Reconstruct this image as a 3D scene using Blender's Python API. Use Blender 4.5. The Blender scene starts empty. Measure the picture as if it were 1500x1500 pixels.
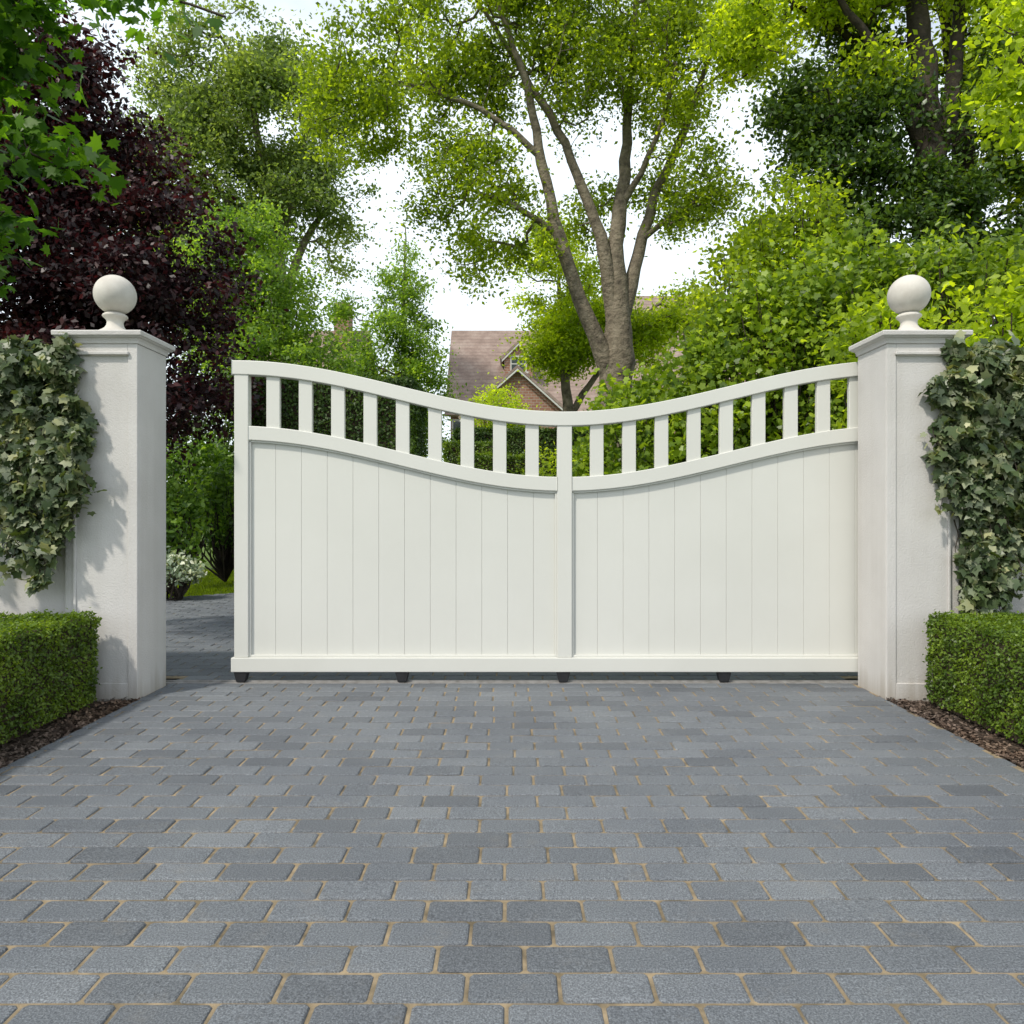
import bpy, math, numpy as np
from mathutils import Vector, noise
R = np.random.default_rng(7)
scene = bpy.context.scene
COL = scene.collection

# ------------------------------------------------------------ materials
def newmat(name):
    m = bpy.data.materials.new(name); m.use_nodes = True
    nt = m.node_tree; nt.nodes.clear()
    out = nt.nodes.new('ShaderNodeOutputMaterial')
    return m, nt, out
def N(nt, t, **kw):
    n = nt.nodes.new(t)
    for k, v in kw.items():
        if k in n.inputs: n.inputs[k].default_value = v
        else: setattr(n, k, v)
    return n
def ramp(nt, fac, stops):
    r = nt.nodes.new('ShaderNodeValToRGB')
    e = r.color_ramp.elements
    while len(e) < len(stops): e.new(0.5)
    for i, (p, c) in enumerate(stops):
        e[i].position = p; e[i].color = (*c, 1)
    nt.links.new(fac, r.inputs[0]); return r.outputs[0]
def mixc(nt, mode, fac, a, b):
    m = nt.nodes.new('ShaderNodeMix'); m.data_type = 'RGBA'; m.blend_type = mode
    if isinstance(fac, (int, float)): m.inputs[0].default_value = fac
    else: nt.links.new(fac, m.inputs[0])
    for i, v in ((6, a), (7, b)):
        if isinstance(v, tuple): m.inputs[i].default_value = (*v, 1)
        else: nt.links.new(v, m.inputs[i])
    return m.outputs[2]
def objco(nt):
    return nt.nodes.new('ShaderNodeTexCoord').outputs['Object']
def tnoise(nt, co, scale, detail=4, rough=.55):
    n = N(nt, 'ShaderNodeTexNoise', Scale=scale, Detail=detail, Roughness=rough)
    nt.links.new(co, n.inputs['Vector']); return n.outputs['Fac']

def leafmat(name, c_dark, c_mid, c_light, transl=.4, rough=.45, clump=.9, tint=None):
    m, nt, out = newmat(name)
    g = nt.nodes.new('ShaderNodeNewGeometry')
    col = ramp(nt, g.outputs['Random Per Island'], [(0, c_dark), (.5, c_mid), (1, c_light)])
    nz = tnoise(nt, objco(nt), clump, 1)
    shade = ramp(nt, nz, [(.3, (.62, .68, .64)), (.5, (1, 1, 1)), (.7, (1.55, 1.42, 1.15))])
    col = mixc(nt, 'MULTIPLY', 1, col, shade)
    p = N(nt, 'ShaderNodeBsdfPrincipled', Roughness=rough)
    p.inputs['Specular IOR Level'].default_value = .35
    nt.links.new(col, p.inputs['Base Color'])
    if transl > 0:
        t = nt.nodes.new('ShaderNodeBsdfTranslucent')
        tc = mixc(nt, 'MULTIPLY', 1, col, tint or (2.5, 2.35, .7))
        nt.links.new(tc, t.inputs['Color'])
        mx = N(nt, 'ShaderNodeMixShader'); mx.inputs[0].default_value = transl
        nt.links.new(p.outputs[0], mx.inputs[1]); nt.links.new(t.outputs[0], mx.inputs[2])
        nt.links.new(mx.outputs[0], out.inputs[0])
    else: nt.links.new(p.outputs[0], out.inputs[0])
    return m

def surfmat(name, stops, scale, rough=.8, bump=.2, bscale=200, bdist=.002, extra=None, detail=5, spec=.4):
    m, nt, out = newmat(name)
    co = objco(nt)
    col = ramp(nt, tnoise(nt, co, scale, detail, .6), stops)
    if extra: col = extra(nt, co, col)
    p = N(nt, 'ShaderNodeBsdfPrincipled', Roughness=rough)
    p.inputs['Specular IOR Level'].default_value = spec
    nt.links.new(col, p.inputs['Base Color'])
    if bump:
        b = N(nt, 'ShaderNodeBump', Strength=bump, Distance=bdist)
        nt.links.new(tnoise(nt, co, bscale, 4, .6), b.inputs['Height'])
        nt.links.new(b.outputs[0], p.inputs['Normal'])
    nt.links.new(p.outputs[0], out.inputs[0]); return m

def grime(nt, co, col):
    # weathering that is stronger near the ground, and faint rain streaks
    s = nt.nodes.new('ShaderNodeSeparateXYZ'); nt.links.new(co, s.inputs[0])
    mp = N(nt, 'ShaderNodeMapping'); mp.inputs['Scale'].default_value = (14, 14, .8)
    nt.links.new(co, mp.inputs[0])
    st = tnoise(nt, mp.outputs[0], 1, 4)
    c2 = ramp(nt, st, [(.35, (.92, .91, .89)), (.6, (1, 1, 1))])
    col = mixc(nt, 'MULTIPLY', .5, col, c2)
    a = N(nt, 'ShaderNodeMath', operation='MULTIPLY_ADD'); nt.links.new(st, a.inputs[0]); a.inputs[1].default_value = .35
    nt.links.new(s.outputs[2], a.inputs[2])
    g = ramp(nt, a.outputs[0], [(.15, (.66, .61, .54)), (.30, (1, 1, 1))])
    return mixc(nt, 'MULTIPLY', .8, col, g)

M = {}
M['stucco'] = surfmat('stucco', [(.3, (.50, .48, .46)), (.7, (.57, .55, .53))], 2.5, .85, .5, 110, .005, grime)
M['stone'] = surfmat('cast_stone', [(.3, (.46, .425, .38)), (.7, (.58, .55, .50))], 9, .75, .3, 120, .002)
M['paint'] = surfmat('gate_paint', [(.3, (.575, .57, .525)), (.7, (.615, .61, .565))], 1.3, .42, .08, 500, .0006)
M['black'] = surfmat('black_rubber', [(.3, (.012, .012, .013)), (.7, (.022, .022, .024))], 20, .45, .1)
M['steel'] = surfmat('track_steel', [(.3, (.16, .15, .14)), (.7, (.3, .29, .28))], 20, .5, .1)
M['bark'] = surfmat('bark', [(.3, (.075, .06, .043)), (.5, (.17, .14, .098)), (.75, (.26, .22, .16))], 6, .9, 1., 14, .05)
M['bark_dark'] = surfmat('bark_dark', [(.3, (.02, .016, .012)), (.7, (.075, .055, .04))], 6, .9, .8, 18, .03)
M['soil'] = surfmat('soil', [(.3, (.03, .02, .014)), (.7, (.09, .062, .042))], 18, .95, .9, 60, .02)
M['mulch'] = leafmat('mulch_chips', (.03, .02, .015), (.09, .06, .045), (.18, .135, .11), 0, .9)
M['sand'] = surfmat('joint_sand', [(.35, (.11, .088, .055)), (.65, (.31, .24, .15))], 14, .95, .6, 400, .003)
M['grass'] = surfmat('grass', [(.3, (.07, .12, .012)), (.7, (.12, .19, .025))], 1.5, .9, .8, 90, .03)

def paver_mat():
    m, nt, out = newmat('blue_grey_paver')
    co = objco(nt); g = nt.nodes.new('ShaderNodeNewGeometry')
    col = ramp(nt, g.outputs['Random Per Island'], [(0, (.088, .096, .108)), (.2, (.106, .116, .13)), (.8, (.124, .135, .15)), (1, (.14, .151, .166))])
    sp = tnoise(nt, co, 240, 3, .7)
    col = mixc(nt, 'MULTIPLY', 1, col, ramp(nt, sp, [(.3, (.4, .4, .4)), (.5, (1, 1, 1)), (.7, (1.9, 1.9, 1.85))]))
    big = tnoise(nt, co, 1.6, 4)
    col = mixc(nt, 'MULTIPLY', 1, col, ramp(nt, big, [(.3, (.86, .86, .88)), (.7, (1.14, 1.13, 1.1))]))
    dust = tnoise(nt, co, 7, 5, .7)
    col = mixc(nt, 'MIX', ramp(nt, dust, [(.56, (0, 0, 0)), (.8, (.28, .28, .28))]), col, (.22, .20, .17))
    p = N(nt, 'ShaderNodeBsdfPrincipled', Roughness=.62)
    p.inputs['Specular IOR Level'].default_value = .45
    nt.links.new(col, p.inputs['Base Color'])
    b = N(nt, 'ShaderNodeBump', Strength=.9, Distance=.005)
    nt.links.new(tnoise(nt, co, 120, 4, .7), b.inputs['Height'])
    nt.links.new(b.outputs[0], p.inputs['Normal'])
    nt.links.new(p.outputs[0], out.inputs[0]); return m
M['paver'] = paver_mat()

# ------------------------------------------------------------ mesh helpers
def mesh_from(name, V, F, mats, parent=None, mi=None, smooth=False):
    me = bpy.data.meshes.new(name)
    me.from_pydata([tuple(v) for v in V], [], F)
    for m in (mats if isinstance(mats, list) else [mats]): me.materials.append(m)
    if mi is not None: me.polygons.foreach_set('material_index', mi)
    if smooth: me.polygons.foreach_set('use_smooth', [True]*len(me.polygons))
    me.update()
    o = bpy.data.objects.new(name, me); COL.objects.link(o)
    if parent: o.parent = parent
    return o
def empty(name):
    o = bpy.data.objects.new(name, None); COL.objects.link(o); o.empty_display_size = .2; return o
def bevel(o, w, seg=2):
    b = o.modifiers.new('bevel', 'BEVEL'); b.width = w; b.segments = seg; b.limit_method = 'ANGLE'; b.angle_limit = math.radians(40)
    return o
def boxvf(x0, x1, y0, y1, z0, z1):
    V = [(x0,y0,z0),(x1,y0,z0),(x1,y1,z0),(x0,y1,z0),(x0,y0,z1),(x1,y0,z1),(x1,y1,z1),(x0,y1,z1)]
    F = [(0,3,2,1),(4,5,6,7),(0,1,5,4),(1,2,6,5),(2,3,7,6),(3,0,4,7)]
    return V, F
def box(name, x0, x1, y0, y1, z0, z1, mat, parent=None, bw=0):
    if x0 > x1: x0, x1 = x1, x0
    V, F = boxvf(x0, x1, y0, y1, z0, z1)
    o = mesh_from(name, V, F, mat, parent)
    if bw: bevel(o, bw)
    return o
def lathe(name, prof, cx, cy, mat, parent=None, n=48, square=False):
    V = []; F = []
    for r, z in prof:
        for k in range(n):
            a = 2*math.pi*k/n; V.append((cx+r*math.cos(a), cy+r*math.sin(a), z))
    for i in range(len(prof)-1):
        for k in range(n):
            k2 = (k+1) % n
            F.append((i*n+k, i*n+k2, (i+1)*n+k2, (i+1)*n+k))
    F.append(tuple(range(n))[::-1]); F.append(tuple(range((len(prof)-1)*n, len(prof)*n)))
    return mesh_from(name, V, F, mat, parent, smooth=True)
def sqstack(name, prof, x0, x1, y0, y1, mat, parent=None):
    """square-plan moulding: prof = [(overhang, z)...]"""
    V = []; F = []
    for o, z in prof:
        V += [(x0-o, y0-o, z), (x1+o, y0-o, z), (x1+o, y1+o, z), (x0-o, y1+o, z)]
    n = len(prof)
    for i in range(n-1):
        for k in range(4):
            F.append((i*4+k, i*4+(k+1)%4, (i+1)*4+(k+1)%4, (i+1)*4+k))
    F.append((3,2,1,0)); F.append(tuple(range((n-1)*4, n*4)))
    return bevel(mesh_from(name, V, F, mat, parent), .003)

KITE = ([(0,0,0),(.3,.42,.07),(0,1,0),(-.3,.42,.07)], [(0,1,2,3)])
OVAL = ([(0,0,0),(.2,.2,.04),(.27,.55,.05),(0,1,-.06),(-.27,.55,.05),(-.2,.2,.04),(0,.5,-.02)], [(0,1,2,6),(6,2,3),(6,3,4),(0,6,4,5)])
MAPLE = ([(0,0,0),(.16,.06,.0),(.38,-.02,-.03),(.34,.2,.02),(.62,.38,-.06),(.33,.46,.03),(.36,.66,.0),(.14,.62,.03),(0,1.02,-.08),
          (-.14,.62,.03),(-.36,.66,0),(-.33,.46,.03),(-.62,.38,-.06),(-.34,.2,.02),(-.38,-.02,-.03),(-.16,.06,0),(0,.34,-.03)],
         [(16,0,1,2,3),(16,3,4,5),(16,5,6,7),(16,7,8,9),(16,9,10,11),(16,11,12,13),(16,13,14,15,0)])
IVY = ([(0,.06,0),(.2,-.08,0),(.42,.1,-.04),(.36,.3,.02),(.5,.52,-.05),(.22,.62,.03),(0,1,-.06),(-.22,.62,.03),(-.5,.52,-.05),(-.36,.3,.02),(-.42,.1,-.04),(-.2,-.08,0),(0,.4,-.03)],
       [(12,0,1,2,3),(12,3,4,5),(12,5,6,7),(12,7,8,9),(12,9,10,11,0)])

def unit(a): return a/np.maximum(np.linalg.norm(a, axis=1, keepdims=True), 1e-9)
def leaves(name, C, size, tmpl, mat, parent=None, nbias=(0,0,.6), nspread=1., tipbias=(0,0,0), jit=.35):
    C = np.asarray(C); n = len(C)
    nn = unit(R.normal(size=(n,3))*nspread + np.asarray(nbias))
    t = R.normal(size=(n,3)) + np.asarray(tipbias)
    t = unit(t - (t*nn).sum(1, keepdims=True)*nn)
    b = np.cross(t, nn)
    s = (size*(1+R.uniform(-jit, jit, n)))[:,None,None]
    T = np.array(tmpl[0])
    curl = R.uniform(-.5, 2.2, n)[:,None,None]
    V = C[:,None,:] + s*(T[None,:,0:1]*b[:,None,:] + T[None,:,1:2]*t[:,None,:] + curl*T[None,:,2:3]*nn[:,None,:])
    k = len(T); V = V.reshape(-1,3)
    li = np.concatenate([np.array(f) for f in tmpl[1]]); lens = np.array([len(f) for f in tmpl[1]])
    LI = (li[None,:] + (np.arange(n)*k)[:,None]).reshape(-1)
    tot = np.tile(lens, n); start = np.concatenate([[0], np.cumsum(tot)[:-1]])
    me = bpy.data.meshes.new(name)
    me.vertices.add(len(V)); me.vertices.foreach_set('co', V.astype(np.float32).ravel())
    me.loops.add(len(LI)); me.loops.foreach_set('vertex_index', LI.astype(np.int32))
    me.polygons.add(len(tot)); me.polygons.foreach_set('loop_start', start.astype(np.int32)); 
    try: me.polygons.foreach_set('loop_total', tot.astype(np.int32))
    except Exception: pass
    me.update(calc_edges=True); me.materials.append(mat)
    o = bpy.data.objects.new(name, me); COL.objects.link(o)
    if parent: o.parent = parent
    return o

def tubes(name, chains, mat, parent=None):
    V = []; F = []; off = 0
    for pts, rad, sides in chains:
        pts = np.asarray(pts, float); n = len(pts)
        d = np.gradient(pts, axis=0); d = unit(d)
        ref = np.array([.31,.9,.2]) if abs(d[0,1]) < .8 else np.array([1.,0,0])
        u = unit(np.cross(d, ref)); w = np.cross(d, u)
        a = np.linspace(0, 2*np.pi, sides, endpoint=False)
        ring = (pts[:,None,:] + np.asarray(rad)[:,None,None]*(np.cos(a)[None,:,None]*u[:,None,:] + np.sin(a)[None,:,None]*w[:,None,:]))
        V.append(ring.reshape(-1,3))
        for i in range(n-1):
            for k in range(sides):
                k2 = (k+1) % sides
                F.append((off+i*sides+k, off+i*sides+k2, off+(i+1)*sides+k2, off+(i+1)*sides+k))
        off += n*sides
    return mesh_from(name, np.concatenate(V), F, mat, parent, smooth=True)

def spline(P, step=.25):
    P = np.asarray(P, float); out = []
    Q = np.vstack([2*P[0]-P[1], P, 2*P[-1]-P[-2]])
    for i in range(1, len(Q)-2):
        L = np.linalg.norm(Q[i+1,:3]-Q[i,:3]); m = max(2, int(L/step))
        for t in np.arange(m)/m:
            p0,p1,p2,p3 = Q[i-1:i+3]
            out.append(.5*((2*p1)+(-p0+p2)*t+(2*p0-5*p1+4*p2-p3)*t*t+(-p0+3*p1-3*p2+p3)*t**3))
    out.append(P[-1]); return np.array(out)

def sample_crown(ells, n, gap=-.12, nscale=.55, shell=2.0):
    w = np.array([e[3]*e[4]*e[5] for e in ells])**.85; w /= w.sum()
    out = []; sd = R.uniform(0, 50)
    while len(out) < n:
        e = ells[R.choice(len(ells), p=w)]
        v = R.normal(size=3); v /= np.linalg.norm(v); r = R.uniform(0,1)**(1/shell/1.3)
        p = np.array(e[:3]) + v*r*np.array(e[3:6])
        if p[2] < .25: continue
        if noise.noise(Vector(p*nscale)+Vector((sd,sd,sd))) < gap: continue
        out.append(p)
    return np.array(out)

def tree(name, limbs, ells, ncl, per, sig, lsize, lm, bark, tmpl=KITE, gap=-.1, nscale=.55, r0=.012, nbias=(0,-.25,.7), flat=.55, tip=(0,0,-.4), shell=2.):
    """limbs: list of polylines [(x,y,z,radius)...]"""
    root = empty(name); chains = []; nodes = []; path = []; rad = []
    for L in limbs:
        S = spline(L, .3); S[:,3] = np.maximum(S[:,3], .008)
        S[2:-1,:3] += R.normal(size=(len(S)-3,3))*.014
        chains.append((S[:,:3], S[:,3]*(1+R.normal(size=len(S))*.04), 12))
        for i, s in enumerate(S):
            if s[2] > .25*max(x[2] for x in S) or len(limbs) > 1: nodes.append(s[:3]); path.append(i*.3); rad.append(s[3])
    nodes = [np.array(x) for x in nodes]; nl = len(nodes)
    C = sample_crown(ells, ncl, gap, nscale, shell)
    A = np.array(nodes); dmin = np.array([np.min(np.linalg.norm(A-c, axis=1)) for c in C])
    C = C[np.argsort(dmin)]
    parent = [-1]*nl; chs = []
    arr = np.zeros((nl+ncl*4, 3)); arr[:nl] = A; cost = np.zeros(len(arr)); cost[:nl] = np.array(path)*.02; cnt = nl
    for c in C:
        d = np.linalg.norm(arr[:cnt]-c, axis=1)
        # discourage attaching to nodes higher than the cluster (branches rise outward)
        d2 = d + .25*cost[:cnt] + .5*np.maximum(arr[:cnt,2]-c[2]+.1, 0)
        j = int(np.argmin(d2)); a = arr[j].copy(); L = d[j]
        m = 2 if L > .5 else 1
        ids = [j]
        for q in range(1, m+1):
            f = q/(m+1)
            p = a+(c-a)*f + R.normal(size=3)*L*.05 + np.array([0,0,-.10*L*math.sin(math.pi*f)])
            arr[cnt] = p; parent.append(ids[-1]); cost[cnt] = cost[ids[-1]]+L/(m+1); ids.append(cnt); cnt += 1
        arr[cnt] = c; parent.append(ids[-1]); cost[cnt] = cost[ids[-1]]+L/(m+1); ids.append(cnt); cnt += 1
        chs.append(ids)
    load = np.zeros(cnt)
    for ids in chs: load[ids[-1]] += 1
    for i in range(cnt-1, nl-1, -1):
        load[parent[i]] += load[i]
    for ids in chs:
        r = r0*np.maximum(load[ids], .5)**.46
        if ids[0] < nl: r[0] = min(r[1]*1.25, rad[ids[0]]*.9)
        else: r[0] = min(r[0], r[1]*1.4)
        chains.append((arr[ids], r, 6 if r[1] > .025 else 4))
    tubes('trunk_and_limbs', chains, bark, root)
    k = R.poisson(per, len(C)); idx = np.repeat(np.arange(len(C)), k)
    s = sig*R.uniform(.6, 1.35, len(C))[idx][:,None]
    P = C[idx] + R.normal(size=(len(idx),3))*s*np.array([1,1,flat])
    leaves('foliage', P, lsize, tmpl, lm, root, nbias=nbias, tipbias=tip)
    return root

def shrub(name, ells, n, lsize, lm, tmpl=OVAL, sig=.08, per=25, gap=-.25, nscale=1.4, nbias=(0,-.5,.7), stems=True, shell=4.):
    root = empty(name)
    C = sample_crown(ells, max(8, n//per), gap, nscale, shell)
    idx = R.integers(0, len(C), n)
    P = C[idx] + R.normal(size=(n,3))*sig
    P[:,2] = np.maximum(P[:,2], .02)
    leaves('foliage', P, lsize, tmpl, lm, root, nbias=nbias, tipbias=(0,0,-.3))
    if stems:
        ch = []
        for c in C[::3]:
            e = ells[int(np.argmin([np.linalg.norm(c-np.array(q[:3])) for q in ells]))]
            b = np.array([e[0], e[1], 0.]); m = (b+c)/2 + R.normal(size=3)*.1
            ch.append((np.array([b, m, c]), np.array([.02,.013,.006]), 5))
        tubes('stems', ch, M['bark_dark'], root)
    return root

def hedge(name, x0, x1, y0, y1, z1, lsize, dens, lm, wob=.02, faces='tlrfb', tmpl=KITE, core=True):
    root = empty(name)
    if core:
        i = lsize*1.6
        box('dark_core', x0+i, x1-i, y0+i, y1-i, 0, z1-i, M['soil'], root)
    P = []; Nn = []
    def face(ax, val, nrm, a, b):
        n = int((a[1]-a[0])*(b[1]-b[0])*dens)
        p = np.zeros((n,3)); o = [k for k in range(3) if k != ax]
        p[:,o[0]] = R.uniform(*a, n); p[:,o[1]] = R.uniform(*b, n); p[:,ax] = val
        P.append(p); Nn.append(np.tile(nrm, (n,1)))
    if 't' in faces: face(2, z1, (0,0,1.), (x0,x1), (y0,y1))
    if 'l' in faces: face(0, x0, (-1.,0,0), (y0,y1), (.02,z1))
    if 'r' in faces: face(0, x1, (1.,0,0), (y0,y1), (.02,z1))
    if 'f' in faces: face(1, y0, (0,-1.,0), (x0,x1), (.02,z1))
    if 'b' in faces: face(1, y1, (0,1.,0), (x0,x1), (.02,z1))
    P = np.concatenate(P); Nn = np.concatenate(Nn)
    # round the edges slightly and wobble the clipped surface
    cen = np.array([(x0+x1)/2, (y0+y1)/2, z1/2]); hx = np.array([(x1-x0)/2, (y1-y0)/2, z1/2]); rr = min(.05, hx.min()*.4)
    q = P-cen; inner = np.clip(q, -(hx-rr), hx-rr); inner[:,2] = np.clip(q[:,2], -hx[2], hx[2]-rr)
    dd = q-inner; ln = np.linalg.norm(dd, axis=1, keepdims=True)
    P = cen+inner+dd/np.maximum(ln,1e-6)*np.minimum(ln, rr)
    fr = 1.2 if z1 > 1 else 5
    w = np.array([noise.noise(Vector(p*fr))+.6*noise.noise(Vector(p*fr*4)) for p in P])[:,None]*wob
    P = P + Nn*w - Nn*(R.exponential(lsize*.7, len(P))[:,None]) + Nn*lsize*.3
    stray = R.uniform(size=len(P)) < .04
    P[stray] += Nn[stray]*lsize*R.uniform(.3,1.8,stray.sum())[:,None]
    leaves('foliage', P, lsize, tmpl, lm, root, nbias=Nn + np.array([0,0,.35]), nspread=.8)
    return root

# ------------------------------------------------------------ leaf materials
LM = {}
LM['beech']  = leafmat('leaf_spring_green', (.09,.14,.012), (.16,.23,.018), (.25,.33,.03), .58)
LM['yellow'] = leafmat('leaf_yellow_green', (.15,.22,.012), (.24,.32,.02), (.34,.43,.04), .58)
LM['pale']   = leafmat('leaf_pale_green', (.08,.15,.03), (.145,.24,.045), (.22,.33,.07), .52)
LM['olive']  = leafmat('leaf_olive', (.085,.13,.035), (.14,.195,.05), (.20,.265,.08), .5, clump=.5, tint=(2.1,2.1,.9))
LM['purple'] = leafmat('leaf_copper', (.012,.006,.008), (.026,.010,.013), (.065,.02,.022), .25, tint=(1.8,.7,.8))
LM['dark']   = leafmat('leaf_dark_glossy', (.022,.05,.010), (.055,.10,.018), (.10,.17,.04), .35, .35)
LM['ivymix'] = leafmat('leaf_bright_climber', (.065,.12,.012), (.15,.23,.02), (.25,.34,.04), .45, .4, clump=1.6)
LM['maple']  = leafmat('leaf_maple', (.035,.10,.01), (.07,.16,.015), (.11,.22,.02), .55, .4)
LM['box']    = leafmat('leaf_boxwood', (.045,.085,.008), (.09,.15,.014), (.15,.23,.03), .35, .4, clump=5)
LM['yew']    = leafmat('leaf_yew', (.025,.055,.01), (.05,.095,.016), (.085,.145,.028), .3, .5)
LM['ivy']    = leafmat('leaf_ivy', (.035,.06,.022), (.09,.125,.058), (.27,.29,.19), .2, .4, clump=6)
LM['hosta']  = leafmat('leaf_border', (.05,.11,.02), (.11,.20,.03), (.18,.29,.06), .45, .4, clump=3)
LM['silver'] = leafmat('leaf_silver', (.16,.22,.15), (.30,.37,.26), (.6,.63,.55), .2, .5, clump=3)

# ------------------------------------------------------------ ground
def sheet(name, x0, x1, y0, y1, z, mat):
    return mesh_from(name, [(x0,y0,z),(x1,y0,z),(x1,y1,z),(x0,y1,z)], [(0,1,2,3)], mat)
sheet('ground', -400, 400, -400, 400, -.035, M['grass'])
for s in (-1, 1):
    a, b = sorted((s*2.03, s*6))
    sheet('soil_bed', a, b, -.5, 4.1, -.012, M['soil'])
# mulch chips
n = 9000; sg = R.choice([-1,1], n)
P = np.stack([sg*(2.035+R.exponential(.09, n)), R.uniform(1.5, 4.0, n), R.uniform(-.012, .004, n)], 1)
leaves('mulch', P, .022, KITE, M['mulch'], nbias=(0,0,1.5), nspread=.6)
# driveway pavers
def driveway():
    V = []; F = []; off = 0
    def brick(x0, x1, y0, y1):
        nonlocal off
        j = .0038; x0 += j+R.uniform(-.0008,.0012); x1 -= j+R.uniform(-.0008,.0012); y0 += j; y1 -= j
        if x1-x0 < .02: return
        z = R.normal()*.0008; tx, ty = R.normal(size=2)*.006
        cx, cy = (x0+x1)/2, (y0+y1)/2
        def ring(ins, zz, ch):
            a0, a1, b0, b1 = x0+ins, x1-ins, y0+ins, y1-ins
            pts = [(a0+ch,b0),(a1-ch,b0),(a1,b0+ch),(a1,b1-ch),(a1-ch,b1),(a0+ch,b1),(a0,b1-ch),(a0,b0+ch)]
            return [(px, py, zz+z+(px-cx)*tx+(py-cy)*ty) for px, py in pts]
        V.extend(ring(0,-.03,.007)+ring(0,-.0055,.007)+ring(.0025,-.0015,.007)+ring(.007,0,.006))
        for r in range(3):
            for k in range(8):
                k2 = (k+1)%8
                F.append((off+r*8+k, off+r*8+k2, off+(r+1)*8+k2, off+(r+1)*8+k))
        F.append(tuple(off+24+k for k in range(8))); off += 32
    y = -.6; row = 0
    while y < 9.3:
        if y > 4.44: xl, xr = -5.0, 4.0
        else: xl, xr = -2.035, 2.035
        if y > 7.8: xl = -5.0+ (y-7.8)*1.2
        o = (.1 if row % 2 else 0) + R.normal()*.011
        x = math.floor(xl/.2)*.2-.2+o
        while x < xr:
            a, b = max(x, xl), min(x+.2, xr)
            if b-a > .03: brick(a, b, y, y+.1)
            x += .2
        y += .1; row += 1
    i0 = len(F)
    V.extend([(-2.035,-.6,-.0055),(2.035,-.6,-.0055),(2.035,4.44,-.0055),(-2.035,4.44,-.0055)]); F.append((off,off+1,off+2,off+3))
    V.extend([(-5,4.44,-.0055),(4,4.44,-.0055),(4,9.3,-.0055),(-3.2,9.3,-.0055),(-5,7.8,-.0055)]); F.append((off+4,off+5,off+6,off+7,off+8))
    mi = [0]*i0+[1,1]
    mesh_from('driveway', V, F, [M['paver'], M['sand']], mi=mi)
driveway()
# gate track
tr = empty('gate_track')
box('rail', -2.6, 4.6, 4.312, 4.328, -.004, .012, M['steel'], tr, .002)
box('base_plate', -2.6, 4.6, 4.285, 4.355, -.02, .0035, M['steel'], tr)

# ------------------------------------------------------------ pillars & walls
def pillar(s):
    root = empty('gate_pillar')
    def bx(nm, a, b, y0, y1, z0, z1, bw=.004, mat='stucco'):
        return box(nm, s*a, s*b, y0, y1, z0, z1, M[mat], root, bw)
    bx('shaft', 2.035, 2.385, 3.938, 4.26, -.03, 1.93)
    bx('outer_pilaster', 2.385, 2.445, 3.958, 4.235, -.03, 1.93)
    bx('front_frame_inner', 2.035, 2.087, 3.930, 3.9385, -.03, 1.93, .003)
    bx('front_frame_outer', 2.37, 2.384, 3.930, 3.9385, -.03, 1.93, .003)
    bx('front_frame_bottom', 2.087, 2.37, 3.930, 3.9385, -.03, .085, .003)
    bx('front_frame_top', 2.087, 2.37, 3.930, 3.9385, 1.885, 1.93, .003)
    bx('panel_moulding', 2.078, 2.378, 3.914, 3.9301, 1.868, 1.886, .004)
    x0, x1 = sorted((s*2.035, s*2.445))
    sqstack('cap', [(.002,1.93),(.006,1.93),(.008,1.945),(.014,1.957),(.026,1.963),(.028,1.968),(.036,1.970),(.038,1.992),(.034,1.997),(-.08,2.012)], x0, x1, 3.93, 4.26, M['stucco'], root)
    prof = [(.088,2.005),(.09,2.010),(.09,2.022),(.084,2.03),(.07,2.038),(.055,2.05),(.045,2.066),(.042,2.085),(.048,2.10),(.062,2.112),(.066,2.118),(.062,2.126),(.05,2.135)]
    lathe('finial_stem', prof, s*2.24, 4.085, M['stone'], root)
    zc, r = 2.240, .110
    lathe('finial_ball', [(max(.001, r*math.sin(a)), zc-r*math.cos(a)) for a in np.linspace(.02, math.pi-.02, 28)], s*2.24, 4.085, M['stone'], root, 56)
    w = empty('garden_wall')
    def wb(nm, a, b, y0, y1, z0, z1, bw=.004): box(nm, s*a, s*b, y0, y1, z0, z1, M['stucco'], w, bw)
    wb('wall', 2.445, 9, 4.0, 4.2, -.03, 1.80); wb('coping', 2.4455, 9, 3.965, 4.235, 1.80, 1.85, .008)
    wb('plinth', 2.4455, 9, 3.985, 4.0, -.03, .12)
for s in (-1, 1): pillar(s)

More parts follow.
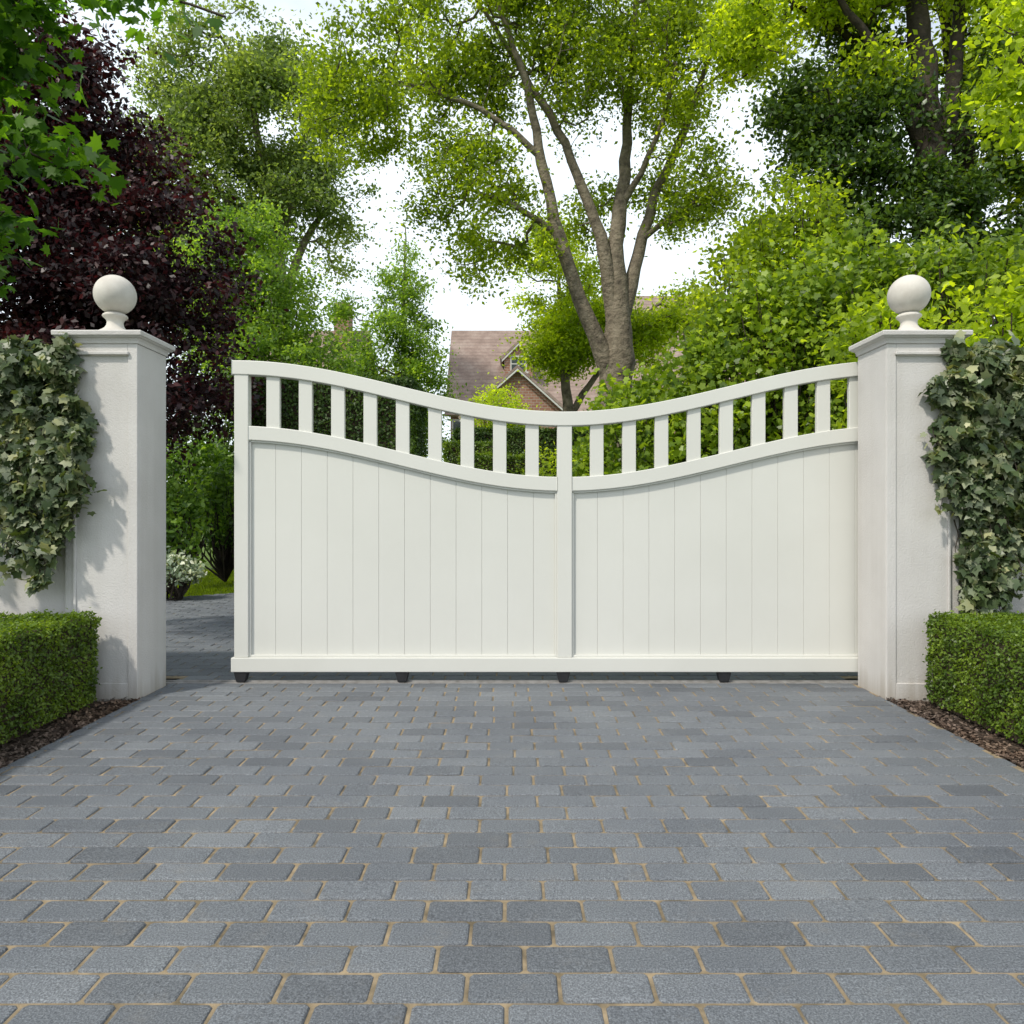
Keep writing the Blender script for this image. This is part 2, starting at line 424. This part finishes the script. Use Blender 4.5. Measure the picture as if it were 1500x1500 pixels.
# ------------------------------------------------------------ gate
def gate():
    g = empty('sliding_gate')
    GF, GB = 4.290, 4.345; xc, half = .312, 1.960; xl, xr = xc-half, xc+half
    def f(x): return -.304*(1+math.cos(math.pi*min(1, abs(x-xc)/half)))/2
    def curved(nm, ztop, h, y0, y1, xa, xb, bw=.004, n=72):
        V = []; F = []
        for i in range(n+1):
            x = xa+(xb-xa)*i/n; z = ztop+f(x)
            V += [(x,y0,z-h),(x,y1,z-h),(x,y1,z),(x,y0,z)]
        for i in range(n):
            for k in range(4):
                F.append((i*4+k, (i+1)*4+k, (i+1)*4+(k+1)%4, i*4+(k+1)%4)[::-1])
        F.append((0,1,2,3)); F.append(tuple(n*4+k for k in (3,2,1,0)))
        return bevel(mesh_from(nm, V, F, M['paint'], g), bw)
    curved('top_rail', 1.915, .084, GF-.006, GB+.006, xl-.012, xr+.012)
    curved('middle_rail_left', 1.528, .084, GF, GB, xl+.084, xc-.044)
    curved('middle_rail_right', 1.528, .084, GF, GB, xc+.044, xr-.084)
    curved('panel_bead_left', 1.4445, .012, GF+.012, GF+.026, xl+.084, xc-.044, .002)
    curved('panel_bead_right', 1.4445, .012, GF+.012, GF+.026, xc+.044, xr-.084, .002)
    P = lambda *a, **k: box(*a, **k)
    box('bottom_rail', xl-.016, xr+.016, GF-.010, GB+.010, .068, .153, M['paint'], g, .004)
    for nm, a, b in (('stile_left', xl, xl+.084), ('stile_right', xr-.084, xr), ('centre_post', xc-.044, xc+.044)):
        zt = 1.835+f((a+b)/2)+.01
        box(nm, a, b, GF-.0005, GB, .1535, zt, M['paint'], g, .004)
    # boards
    for side, (a, b) in enumerate(((xl+.084, xc-.044), (xc+.044, xr-.084))):
        pitch = .1538
        x = a
        i = 0
        while x < b-.01:
            xe = min(b, x+pitch); xo, xe2 = x+.0004, xe-.0004
            V = []; 
            for y in (GF+.028, GB-.008):
                V += [(xo,y,.1535),(xe2,y,.1535),(xe2,y,1.46+f(xe)),(xo,y,1.46+f(x))]
            F = [(0,1,2,3),(7,6,5,4),(0,4,5,1),(1,5,6,2),(2,6,7,3),(3,7,4,0)]
            bevel(mesh_from('board_%d' % (i+1+side*20), V, F, M['paint'], g), .0016, 2)
            x += pitch; i += 1
        box('panel_backing', a, b, GB-.0079, GB-.003, .1535, 1.10, M['paint'], g)
    # side & bottom beads
    for a in (xl+.084, xc-.056, xc+.044, xr-.096):
        box('bead', a, a+.012, GF+.012, GF+.0262, .1535, 1.44+f(a+.006), M['paint'], g, .002)
    box('bead_bottom', xl+.096, xc-.056, GF+.012, GF+.0263, .1535, .166, M['paint'], g, .002)
    box('bead_bottom_2', xc+.056, xr-.096, GF+.012, GF+.0263, .1535, .166, M['paint'], g, .002)
    # balusters
    for k in range(-9, 11):
        if k == 0: continue
        x = xc+k*.1925
        if x > xr-.1: break
        z0, z1 = 1.51+f(x), 1.85+f(x)
        box('baluster', x-.040, x+.040, GF+.010, GF+.040, z0, z1, M['paint'], g, .003)
    # roller feet
    for k, x in enumerate((-1.61, -.652, .304, 1.26, 2.2)):
        V, F = boxvf(x-.042, x+.042, GF-.002, GB-.005, 0, .0675)
        for q in (0,1,2,3):
            v = V[q]; V[q] = (x+(v[0]-x)*.62, v[1], .006)
        bevel(mesh_from('roller_housing_%d' % (k+1), V, F, M['black'], g), .006, 3)
        Vw = []; Fw = []; n = 20
        for y in (GF+.018, GF+.042):
            for q in range(n):
                a = 2*math.pi*q/n; Vw.append((x+.024*math.cos(a), y, .036+.024*math.sin(a)))
        for q in range(n): Fw.append((q, (q+1)%n, n+(q+1)%n, n+q))
        Fw.append(tuple(range(n))); Fw.append(tuple(range(2*n-1, n-1, -1)))
        mesh_from('roller_wheel_%d' % (k+1), Vw, Fw, M['black'], g)
gate()

# ------------------------------------------------------------ box hedges by the pillars
hedge('boxwood_hedge', -3.6, -2.20, 1.6, 3.86, .475, .017, 17000, LM['box'], .022, 'trb')
hedge('boxwood_hedge', 2.20, 3.6, 1.6, 3.86, .475, .017, 17000, LM['box'], .022, 'tlb')

# ------------------------------------------------------------ wall ivy
def inpoly(x, z, poly):
    c = np.zeros(len(x), bool); j = len(poly)-1
    for i in range(len(poly)):
        xi, zi = poly[i]; xj, zj = poly[j]
        m = ((zi > z) != (zj > z)) & (x < (xj-xi)*(z-zi)/(zj-zi+1e-12)+xi)
        c ^= m; j = i
    return c
def ivy(poly):
    root = empty('ivy_plant'); poly = np.array(poly)
    n = 30000
    x = R.uniform(poly[:,0].min()-.1, poly[:,0].max()+.1, n); z = R.uniform(poly[:,1].min()-.1, poly[:,1].max()+.05, n)
    jx = np.array([noise.noise(Vector((a*8, b*8, 3.)))*.13 for a, b in zip(x, z)])
    jz = np.array([noise.noise(Vector((a*8, b*8, 9.)))*.16 for a, b in zip(x, z)])
    k = inpoly(x+jx, z+jz, poly); x, z = x[k], z[k]
    # clumped density with gaps; sparser towards the trailing ends
    dn = np.array([noise.noise(Vector((a*11, b*8, 1.)))+.5*noise.noise(Vector((a*25, b*22, 4.))) for a, b in zip(x, z)])
    thr = np.clip((1.35-z)*.45, -.12, .22)
    k = dn > R.uniform(-.55, -.02, len(x))+thr-.06; x, z, dn = x[k], z[k], dn[k]
    bulge = np.clip(.06+dn*.13, .01, .17)
    y = 3.915-bulge*R.uniform(0, 1.2, len(x)) + np.where(np.abs(x) > 2.47, .05, 0)
    top = z > 1.82
    y = np.where(top, y+R.uniform(0,.3,len(x))*(z-1.82)*8*.4, y)
    P = [np.stack([x, y, z], 1)]; ch = []
    edge = np.where((z < 1.5) & (np.abs(x) < 3.4))[0]
    for i in range(80):
        j = R.choice(edge); a = np.array([x[j], 3.90, z[j]]); L = R.uniform(.12, .38)
        t = np.linspace(0, 1, 9); ph = R.uniform(0, 6)
        S = np.stack([a[0]+.03*np.sin(t*4+ph)-.03*math.sin(ph), a[1]-.05*np.sin(t*2), a[2]-L*t], 1)
        ch.append((S, np.linspace(.003, .0015, 9), 4))
        m = int(L*75); q = R.integers(0, 9, m)
        P.append(S[q]+R.normal(size=(m,3))*np.array([.022,.012,.02]))
    P = np.concatenate(P)
    leaves('foliage', P, .050, IVY, LM['ivy'], root, nbias=(0,-1.0,.45), nspread=.75, tipbias=(0,-.2,-1.2), jit=.5)
    for i in range(40):
        j = R.integers(0, len(x)); a = np.array([x[j], 3.93, min(1.86, z[j]+R.uniform(.1,.3))]); b = np.array([x[j], 3.92, z[j]])
        m = [(a+(b-a)*t + np.array([math.sin(t*7+i)*.01, 0, 0])) for t in np.linspace(0, 1, 7)]
        ch.append((np.array(m), np.linspace(.004, .002, 7), 5))
    tubes('stems', ch, M['bark_dark'], root)
ivy([(-2.36,1.90),(-2.29,1.6),(-2.27,1.42),(-2.29,1.32),(-2.34,1.15),(-2.46,1.0),(-2.54,.80),(-2.66,.78),(-2.72,.95),(-2.85,1.0),(-3.2,1.2),(-4,1.1),(-4.2,1.93)])
ivy([(2.37,1.90),(2.26,1.72),(2.28,1.45),(2.38,1.1),(2.42,.8),(2.48,.62),(2.62,.62),(2.7,.75),(2.8,.8),(2.95,1.0),(3.3,1.1),(4,1.2),(4.1,1.93)])

# ------------------------------------------------------------ trees
# broad central tree
T = 14.
tree('beech_tree', [
    [(2.05,T,-.1,.50),(2.02,T,.6,.40),(2.0,T,2.4,.33),(2.02,T,3.9,.32),(2.05,T,4.8,.24),(2.02,T,6.2,.16),(2.2,T+.2,7.6,.12),(2.3,T+.2,9,.09),(2.4,T,11.2,.04)],
    [(1.95,T,3.5,.21),(1.72,T-.1,4.1,.17),(1.28,T-.2,5.1,.14),(.92,T-.3,6.2,.12),(.55,T-.3,7.6,.10),(.25,T-.3,9.2,.07),(-.4,T-.2,11,.03)],
    [(2.0,T,4.6,.18),(1.78,T-.1,6.0,.13),(1.35,T-.1,7.2,.10),(.9,T,8.4,.08),(.2,T+.1,9.6,.06),(-.6,T,10.8,.03)],
    [(2.1,T,4.7,.18),(2.5,T+.2,6.1,.12),(2.8,T+.3,7.2,.10),(3.35,T+.3,8.4,.08),(3.9,T+.2,10,.04)],
    [(.82,T-.3,6.3,.07),(.1,T-.5,6.7,.05),(-.8,T-.6,7.0,.03)],
    [(.58,T-.3,7.7,.07),(-.3,T-.4,8.4,.05),(-1.5,T-.3,9.0,.04),(-2.8,T-.2,9.3,.02)],
    [(2.15,T+.1,7.0,.07),(2.7,T-.4,8.0,.05),(3.0,T-.8,9.2,.03)],
    [(2.6,T+.2,6.4,.06),(3.3,T,6.9,.04),(3.9,T-.2,7.1,.03)],
  ], [(-2.0,T-.2,9.0,1.9,1.6,1.4),(-.6,T,10.8,2.1,1.8,1.5),(1.7,T,11.6,2.4,2.2,1.6),(3.5,T,9.7,1.5,1.6,1.7),(-.9,T-.3,7.0,1.2,1.3,1.1),
      (3.5,T,7.2,1.0,1.2,1.0),(-3.1,T,8.8,1.0,1.1,1.1),(1.0,T-.1,9.4,1.8,1.2,1.1),(.1,T-.4,6.0,.8,.9,.7),(1.7,T+1,7.6,1.5,.6,1.0),(-.8,T-.3,5.6,.7,.7,.5)],
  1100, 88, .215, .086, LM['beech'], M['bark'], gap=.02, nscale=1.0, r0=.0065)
# golden tree in the middle distance
tree('golden_tree', [[(1.6,19,-.1,.2),(1.5,19,3,.16),(1.3,19,6,.08),(1.2,19,8,.02)], [(1.5,19,3.5,.1),(2.6,19,5.2,.06),(3.6,19,6.3,.02)]],
  [(1.3,19,6.4,1.3,1.4,1.6),(3.1,19.3,5.8,1.4,1.3,1.1),(4.2,19.5,6.3,1.5,1.2,.9),(1.0,19,7.6,.9,1,1.1),(1.2,19,5.2,.9,1,.6)], 350, 110, .24, .10, LM['yellow'], M['bark'], gap=-.1)
# tall tree on the left, far back
tree('plane_tree', [[(-8.9,28,-.1,.45),(-8.9,28,6,.36),(-9.0,28,10,.28),(-9.6,28,14,.18),(-10.4,28,19,.05)],
   [(-8.9,28,9,.2),(-8.0,28,11.5,.14),(-6.8,28,13.2,.06)], [(-9,28,10,.2),(-11,28,13,.13),(-13,28,16,.05)], [(-9.1,28,11,.16),(-8.2,28,14.5,.1),(-7.6,28,17.5,.04)]],
  [(-10.8,28,17.6,3.7,3,2.4),(-12.4,28,14,2.7,2.6,3.0),(-8.6,28,16.0,2.5,2.6,2.4),(-7.0,28,13.0,1.9,2,1.5),(-10,28,13,2.2,2.2,2.0),(-7.6,28,10.4,1.3,1.6,1.2),(-12.6,28,10,2.6,2.6,2.4),(-6.2,28,12.3,1.0,1.2,.8)],
  900, 100, .42, .155, LM['olive'], M['bark'], gap=.0, nscale=.55, r0=.014)
# copper beech behind the left wall
tree('copper_beech_tree', [[(-5.3,9.2,-.1,.24),(-5.3,9.2,2,.18),(-5.4,9.2,4.5,.11),(-5.6,9.2,7,.03)]],
  [(-5.7,9.2,6.4,.95,1,1.0),(-5.45,9.2,5.1,1.4,1.4,1.2),(-5.1,9.1,3.9,1.7,1.4,1.1),(-4.75,9.0,2.8,1.5,1.2,1.1),(-6.6,9,4.2,1.4,1.4,2.2)],
  600, 130, .17, .08, LM['purple'], M['bark_dark'], gap=-.2, nscale=1.2, r0=.007)
# light green tree
tree('hornbeam_tree', [[(-5.4,16,-.1,.2),(-5.5,16,3,.15),(-5.8,16,7.5,.03)]],
  [(-5.95,16,7.1,1.0,1.1,1.0),(-5.7,16,5.7,1.5,1.4,1.2),(-5.3,16,4.3,1.8,1.5,1.2),(-4.9,16,2.9,1.9,1.5,1.2),(-7.3,16.5,5.8,1.3,1.3,1.6)],
  450, 130, .22, .09, LM['pale'], M['bark'], gap=-.2, nscale=.8, r0=.008)
# slender young tree
tree('birch_tree', [[(-3.0,20,-.1,.12),(-3.0,20,4,.09),(-2.95,20,8.9,.015)]],
  [(-2.95,20,8.1,.35,.4,.8),(-3,20,6.9,.8,.8,.9),(-3,20,5.6,1.25,1.2,1.0),(-3.0,20,4.3,1.4,1.3,1.0),(-3.0,20,3.1,1.3,1.3,.9),(-4.6,20,6.2,.5,.6,1.0),(-4.6,20,4.5,.9,.8,1.6)],
  330, 110, .22, .09, LM['pale'], M['bark'], gap=-.15, nscale=1., r0=.006, tip=(0,0,-1.2))
# ivy clad tree on the right
tree('ivy_clad_tree', [[(6.9,12,-.1,.38),(6.9,12,3,.33),(6.95,12,6,.27),(6.8,12,8.5,.2),(6.5,12,11.5,.08)],
   [(6.9,12,6.4,.16),(7.3,12,8.0,.13),(7.5,12,10.8,.05)], [(6.85,12,7,.12),(6.0,11.8,8.4,.09),(5.0,11.6,9.6,.03)]],
  [(6.3,11.9,6.9,1.6,.9,1.1),(5.3,11.6,5.6,1.5,1.1,1.2),(7.6,11.8,5.5,1.4,1.0,1.6),(6.3,11.5,4.4,1.9,1.2,1.2),(8.4,12,7.4,1.1,1.2,1.4),(5.0,11.8,7.4,1.0,.9,.8),(6.3,12.8,9,1.2,.5,1.4)],
  560, 105, .18, .088, LM['dark'], M['bark_dark'], OVAL, gap=-.02, nscale=1.2, r0=.008)
tree('lime_tree', [[(8.2,12.8,-.1,.3),(8.1,12.8,5,.24),(7.8,12.8,9,.14),(7.2,12.8,12,.04)], [(8.0,12.8,6.5,.14),(6.4,12.6,8.8,.08),(4.6,12.4,9.9,.03)]],
  [(4.6,12.2,9.3,1.5,1.3,1.2),(6.0,12,10.4,1.7,1.4,1.0),(8.4,12.2,9.6,1.6,1.4,1.4),(5.2,12,8.1,1.1,1.1,.8),(8.9,12,7.0,.9,1.1,1.4)],
  430, 105, .21, .09, LM['yellow'], M['bark_dark'], gap=-.02, nscale=1., r0=.009)
# near branches over the right wall
tree('acacia_tree', [[(6.0,7.4,-.1,.14),(6.0,7.4,3,.1),(5.5,7.2,4.6,.05),(4.9,7,5.4,.02)]],
  [(4.95,7,5.2,.7,.6,.3),(4.6,7,4.6,.4,.5,.3),(5.5,7,4.9,.7,.6,.8),(5.2,7,5.9,.6,.6,.4)], 100, 50, .12, .075, LM['yellow'], M['bark_dark'], OVAL, gap=-.08, nscale=1.8, r0=.004)
# maple overhanging on the left
tree('maple_tree', [[(-4.7,5.3,-.1,.13),(-4.6,5.3,2.5,.1),(-4.1,5.1,3.9,.05),(-3.3,4.8,4.5,.02),(-2.4,4.8,4.45,.01),(-1.9,4.8,4.3,.008)], [(-4.6,5.2,2.4,.06),(-3.9,4.9,3.1,.03),(-3.2,4.8,3.4,.01)]],
  [(-3.45,4.8,3.25,.55,.45,.55),(-3.9,4.8,2.7,.55,.5,.4),(-3.6,4.8,4.2,.6,.5,.6),(-4.1,4.9,3.9,.6,.6,.8),(-3.1,4.75,4.6,.45,.4,.22),(-2.3,4.75,4.55,.5,.4,.2)], 130, 20, .14, .10, LM['maple'], M['bark_dark'], MAPLE, gap=-.15, nscale=2, r0=.004, nbias=(0,-.5,.8), tip=(0,0,-.9))

# ------------------------------------------------------------ shrubs and hedges behind the gate
shrub('climbing_plant', [(1.9,10.2,1.8,1.0,.8,1.2),(2.8,9.8,2.4,1.1,.8,1.3),(3.6,9.6,2.9,1.2,.8,1.3),(4.4,9.6,3.2,1.2,.9,1.5),(3.0,9.4,.9,2.2,.8,1.0)], 38000, .08, LM['ivymix'], IVY, .13)
shrub('cherry_laurel_shrub', [(3.6,11,4.3,.8,.8,1.0),(4.3,11,5.0,.8,.8,1.2),(4.6,11,3.8,1.0,.8,1.0)], 14000, .09, LM['beech'], OVAL, .14)
shrub('laurel_shrub', [(3.4,6.6,2.5,.45,.5,.45),(4.3,6.4,2.6,.6,.5,.55),(5.2,6.4,2.8,.7,.5,.7),(4.3,6.4,1.6,1.4,.5,1.)], 15000, .075, LM['yellow'], OVAL, .11)
shrub('laurel_shrub', [(5.6,9,3.4,1.2,.8,1.0),(6.6,9,3.0,1.0,.8,1.4)], 14000, .09, LM['ivymix'], OVAL, .14)
hedge('yew_hedge', -3.7, -1.35, 9.8, 11.4, 2.85, .05, 2600, LM['yew'], .05, 'tlrf')
hedge('yew_hedge', -1.2, 2.0, 15.0, 16.4, 2.75, .06, 2000, LM['yew'], .05, 'tlrf')
hedge('clipped_hedge', -.9, .5, 12.4, 13.4, 2.0, .045, 3000, LM['box'], .04, 'tlrf')
hedge('clipped_hedge', -1.3, -.1, 13.8, 14.4, 2.35, .045, 3000, LM['box'], .04, 'tlrf')
shrub('lilac_shrub', [(-5.0,21.5,4.0,1.3,1,1.2),(-3.6,22,4.1,1.0,1,1.1)], 9000, .12, LM['yellow'], OVAL, .2)
shrub('willow_shrub', [(-.5,24,4.2,.8,.8,.9),(.2,24,3.6,.7,.8,.7),(-1.2,24,3.0,.8,.8,.7)], 8000, .10, LM['yellow'], KITE, .2)
shrub('mock_orange_shrub', [(.6,11.4,1.4,.6,.5,.6),(1.2,11.4,1.3,.5,.5,.7)], 6000, .06, LM['yellow'], OVAL, .1)
# border planting seen beside the gate
shrub('hydrangea_shrub', [(-4.25,9.0,.8,.4,.4,.55),(-4.7,8.8,.8,.5,.4,.7),(-4.2,10.6,1.1,.5,.4,.6)], 8000, .075, LM['hosta'], OVAL, .07)
shrub('rhododendron_shrub', [(-4.6,12.9,1.3,.8,.4,.8),(-5.6,12.6,1.6,.8,.5,.9),(-3.7,13,1.4,.6,.4,.8)], 9000, .09, LM['hosta'], OVAL, .09)
shrub('holly_shrub', [(-5.4,14,2.2,1.4,.6,1.5),(-3.9,14,1.8,1.,.6,1.2)], 9000, .10, LM['yew'], OVAL, .12)
shrub('silver_plant', [(-3.85,8.35,.25,.26,.2,.25),(-4.15,8.35,.3,.22,.2,.27)], 3600, .055, LM['silver'], OVAL, .04)
# lawn blades beyond the drive
n = 60000
P = np.stack([R.uniform(-5.6,-1.5,n), R.uniform(8.2,12.8,n), np.full(n,-.03)], 1)
P = P[(P[:,0] < -5.0+(P[:,1]-7.8)*1.2) | (P[:,1] > 9.3)]
leaves('lawn', P, .045, ([(-.1,0,0),(.1,0,0),(0,1,.1)],[(0,1,2)]), LM['yellow'], nbias=(0,0,.0), tipbias=(0,0,1.5))

# distant tree mass
C = []
for i in range(170):
    x = R.uniform(-75, 75); h = 6+3*noise.noise(Vector((x*.07, 0, 0)))+R.uniform(-1,1.5)
    if -3 < x < 14: h *= .9
    C.append((x, R.uniform(56, 66), h*.45, R.uniform(3,5), 3, h*.55))
Cc = sample_crown(C, 1500, -.5, .3, 4)
idx = R.integers(0, len(Cc), 60000)
leaves('distant_trees', Cc[idx]+R.normal(size=(60000,3))*.8, .5, KITE, LM['olive'], nbias=(0,-.5,.7))

# ------------------------------------------------------------ house
def brickmat():
    m, nt, out = newmat('red_brick'); co = objco(nt)
    mp = N(nt, 'ShaderNodeMapping'); mp.inputs['Rotation'].default_value = (math.radians(90), 0, 0); nt.links.new(co, mp.inputs[0])
    b = N(nt, 'ShaderNodeTexBrick', Scale=2.2); nt.links.new(mp.outputs[0], b.inputs[0])
    b.inputs['Color1'].default_value = (.24,.11,.07,1); b.inputs['Color2'].default_value = (.30,.16,.11,1); b.inputs['Mortar'].default_value = (.33,.29,.25,1)
    p = N(nt, 'ShaderNodeBsdfPrincipled', Roughness=.9); nt.links.new(b.outputs[0], p.inputs[0]); nt.links.new(p.outputs[0], out.inputs[0]); return m
def tilemat():
    m, nt, out = newmat('clay_roof_tile'); co = objco(nt)
    w = N(nt, 'ShaderNodeTexWave', Scale=1.6, Distortion=.6); w.wave_type = 'BANDS'; w.bands_direction = 'Z'; nt.links.new(co, w.inputs[0])
    c = ramp(nt, tnoise(nt, co, 1.8, 6, .75), [(.3, (.17,.12,.10)), (.5, (.26,.19,.16)), (.7, (.35,.28,.24))])
    c = mixc(nt, 'MULTIPLY', .5, c, ramp(nt, w.outputs[1], [(0, (.6,.6,.6)), (.3, (1,1,1))]))
    p = N(nt, 'ShaderNodeBsdfPrincipled', Roughness=.9); nt.links.new(c, p.inputs[0]); nt.links.new(p.outputs[0], out.inputs[0]); return m
M['brick'] = brickmat(); M['tile'] = tilemat()
M['white'] = surfmat('white_trim', [(.3, (.45,.44,.41)), (.7, (.55,.54,.51))], 5, .6, 0)
M['glass'] = surfmat('window_glass', [(.3, (.03,.04,.05)), (.7, (.07,.08,.09))], .7, .08, 0, spec=.8)
def gable_block(h, tag, x0, x1, y0, y1, ze, zr, axis='x', ov=.25, wallmat=None):
    """block with a pitched roof; ridge along axis"""
    if axis == 'x':
        ym = (y0+y1)/2
        V = [(x0,y0,0),(x1,y0,0),(x1,y1,0),(x0,y1,0),(x0,y0,ze),(x1,y0,ze),(x1,y1,ze),(x0,y1,ze),(x0,ym,zr),(x1,ym,zr)]
        F = [(0,1,5,4),(2,3,7,6),(1,2,6,9,5),(3,0,4,8,7)]
        s = (zr-ze)/(ym-y0)
        e = [(x0-ov,y0-ov,ze-s*ov+.05),(x1+ov,y0-ov,ze-s*ov+.05),(x1+ov,ym,zr+.05),(x0-ov,ym,zr+.05),(x0-ov,y1+ov,ze-s*ov+.05),(x1+ov,y1+ov,ze-s*ov+.05)]
    else:
        xm = (x0+x1)/2
        V = [(x0,y0,0),(x1,y0,0),(x1,y1,0),(x0,y1,0),(x0,y0,ze),(x1,y0,ze),(x1,y1,ze),(x0,y1,ze),(xm,y0,zr),(xm,y1,zr)]
        F = [(0,1,5,8,4),(2,3,7,9,6),(1,2,6,5),(3,0,4,7)]
        s = (zr-ze)/(xm-x0)
        e = [(x0-ov,y1,ze-s*ov+.05),(x0-ov,y0-ov,ze-s*ov+.05),(xm,y0-ov,zr+.05),(xm,y1,zr+.05),(x1+ov,y1,ze-s*ov+.05),(x1+ov,y0-ov,ze-s*ov+.05)]
        # barge boards along the gable
        for sgn in (-1, 1):
            xe = xm+sgn*(xm-x0+ov)
            a, b = (xe, ze-s*ov+.02), (xm, zr+.02); y = y0-ov-.03
            Vb = [(a[0],y,a[1]-.09),(b[0],y,b[1]-.09),(b[0],y,b[1]),(a[0],y,a[1]),(a[0],y+.028,a[1]-.09),(b[0],y+.028,b[1]-.09),(b[0],y+.028,b[1]),(a[0],y+.028,a[1])]
            mesh_from(tag+'_bargeboard', Vb, [(0,1,2,3),(7,6,5,4),(0,4,5,1),(3,2,6,7),(0,3,7,4),(1,5,6,2)], M['white'], h)
    mesh_from(tag+'_walls', V, F, wallmat or M['brick'], h)
    rf = [(0,1,2,3),(3,2,5,4)]
    o = mesh_from(tag+'_roof', e, rf, M['tile'], h)
    sm = o.modifiers.new('thick', 'SOLIDIFY'); sm.thickness = .12; sm.offset = 1
def window(h, tag, x, y, z, w, ht):
    box(tag+'_frame', x-w/2, x+w/2, y-.05, y+.05, z-ht/2, z+ht/2, M['white'], h)
    for i in (-1,1):
        box(tag+'_pane', x+i*w*.24-w*.19, x+i*w*.24+w*.19, y-.06, y-.052, z-ht*.42, z-.03, M['glass'], h)
        box(tag+'_pane', x+i*w*.24-w*.19, x+i*w*.24+w*.19, y-.06, y-.052, z+.03, z+ht*.42, M['glass'], h)
    box(tag+'_sill', x-w/2-.08, x+w/2+.08, y-.14, y-.051, z-ht/2-.08, z-ht/2, M['white'], h)
h = empty('brick_house')
gable_block(h, 'main', -2.8, 5.5, 33, 40, 5.6, 10.0, 'x')
gable_block(h, 'east', 5.6, 13, 34, 42, 6.8, 12.2, 'x')
gable_block(h, 'front_wing', -1.9, 2.35, 30, 36, 5.0, 6.9, 'y')
gable_block(h, 'dormer', -.35, .95, 33.4, 36.2, 8.1, 8.75, 'y', .12)
window(h, 'dormer_window', .3, 33.4, 7.85, .75, .75)
window(h, 'wing_window', .2, 30, 4.4, 1.2, 1.3)
for x in (-2.2, 3.6): window(h, 'main_window', x, 33, 4.6, 1.1, 1.3)
box('chimney', 3.6, 4.5, 36, 36.9, 8.5, 11.2, M['brick'], h); box('chimney_cap', 3.52, 4.58, 35.92, 36.98, 11.2, 11.35, M['brick'], h)
h2 = empty('brick_house')
gable_block(h2, 'main', -13, -8.2, 37, 44, 7.0, 11.0, 'x')
box('chimney', -9.6, -8.8, 39, 40, 9.6, 12.3, M['brick'], h2); window(h2, 'window', -9.6, 37, 5.6, 1.1, 1.3)

# ------------------------------------------------------------ light, sky, camera
EL, AZ = math.radians(52), math.radians(-136)   # azimuth measured from +Y towards +X
d = Vector((math.sin(AZ)*math.cos(EL), math.cos(AZ)*math.cos(EL), math.sin(EL)))
sun = bpy.data.lights.new('sun', 'SUN'); sun.energy = 3.5; sun.angle = math.radians(3); sun.color = (1, .95, .85)
so = bpy.data.objects.new('sun', sun); COL.objects.link(so); so.rotation_euler = d.to_track_quat('Z', 'Y').to_euler()
w = bpy.data.worlds.new('World'); scene.world = w; w.use_nodes = True
nt = w.node_tree; bg = nt.nodes['Background']
sky = nt.nodes.new('ShaderNodeTexSky'); sky.sky_type = 'NISHITA'; sky.sun_disc = False
sky.sun_elevation = EL; sky.sun_rotation = AZ % (2*math.pi); sky.dust_density = 3; sky.air_density = 1.0; sky.ozone_density = 1
# thin bright cloud and haze over the blue: whiter towards the horizon
tc = nt.nodes.new('ShaderNodeTexCoord'); sp = nt.nodes.new('ShaderNodeSeparateXYZ'); nt.links.new(tc.outputs['Generated'], sp.inputs[0])
mp = N(nt, 'ShaderNodeMapping'); mp.inputs['Scale'].default_value = (1, 1, 2.5); nt.links.new(tc.outputs['Generated'], mp.inputs[0])
cl = tnoise(nt, mp.outputs[0], 2.2, 6, .6)
hz = ramp(nt, sp.outputs[2], [(.0, (.6,.6,.6)), (.35, (.4,.4,.4)), (.6, (.05,.05,.05)), (.8, (0,0,0))])
ad = N(nt, 'ShaderNodeMath', operation='ADD'); nt.links.new(cl, ad.inputs[0]); nt.links.new(hz, ad.inputs[1])
fac = ramp(nt, ad.outputs[0], [(.35, (.35,.35,.35)), (.75, (.97,.97,.97))])
col = mixc(nt, 'MIX', fac, sky.outputs[0], (7.8, 8.6, 9.3))
nt.links.new(col, bg.inputs[0]); bg.inputs[1].default_value = .15
cam = bpy.data.cameras.new('camera'); cam.lens = 25.44; cam.sensor_width = 36; cam.clip_end = 1000; cam.clip_start = .05
co = bpy.data.objects.new('camera', cam); COL.objects.link(co); co.location = (0, 0, 1.016); co.rotation_euler = (math.radians(90), 0, 0)
scene.camera = co
scene.view_settings.view_transform = 'Standard'; scene.view_settings.look = 'None'; scene.view_settings.exposure = 0
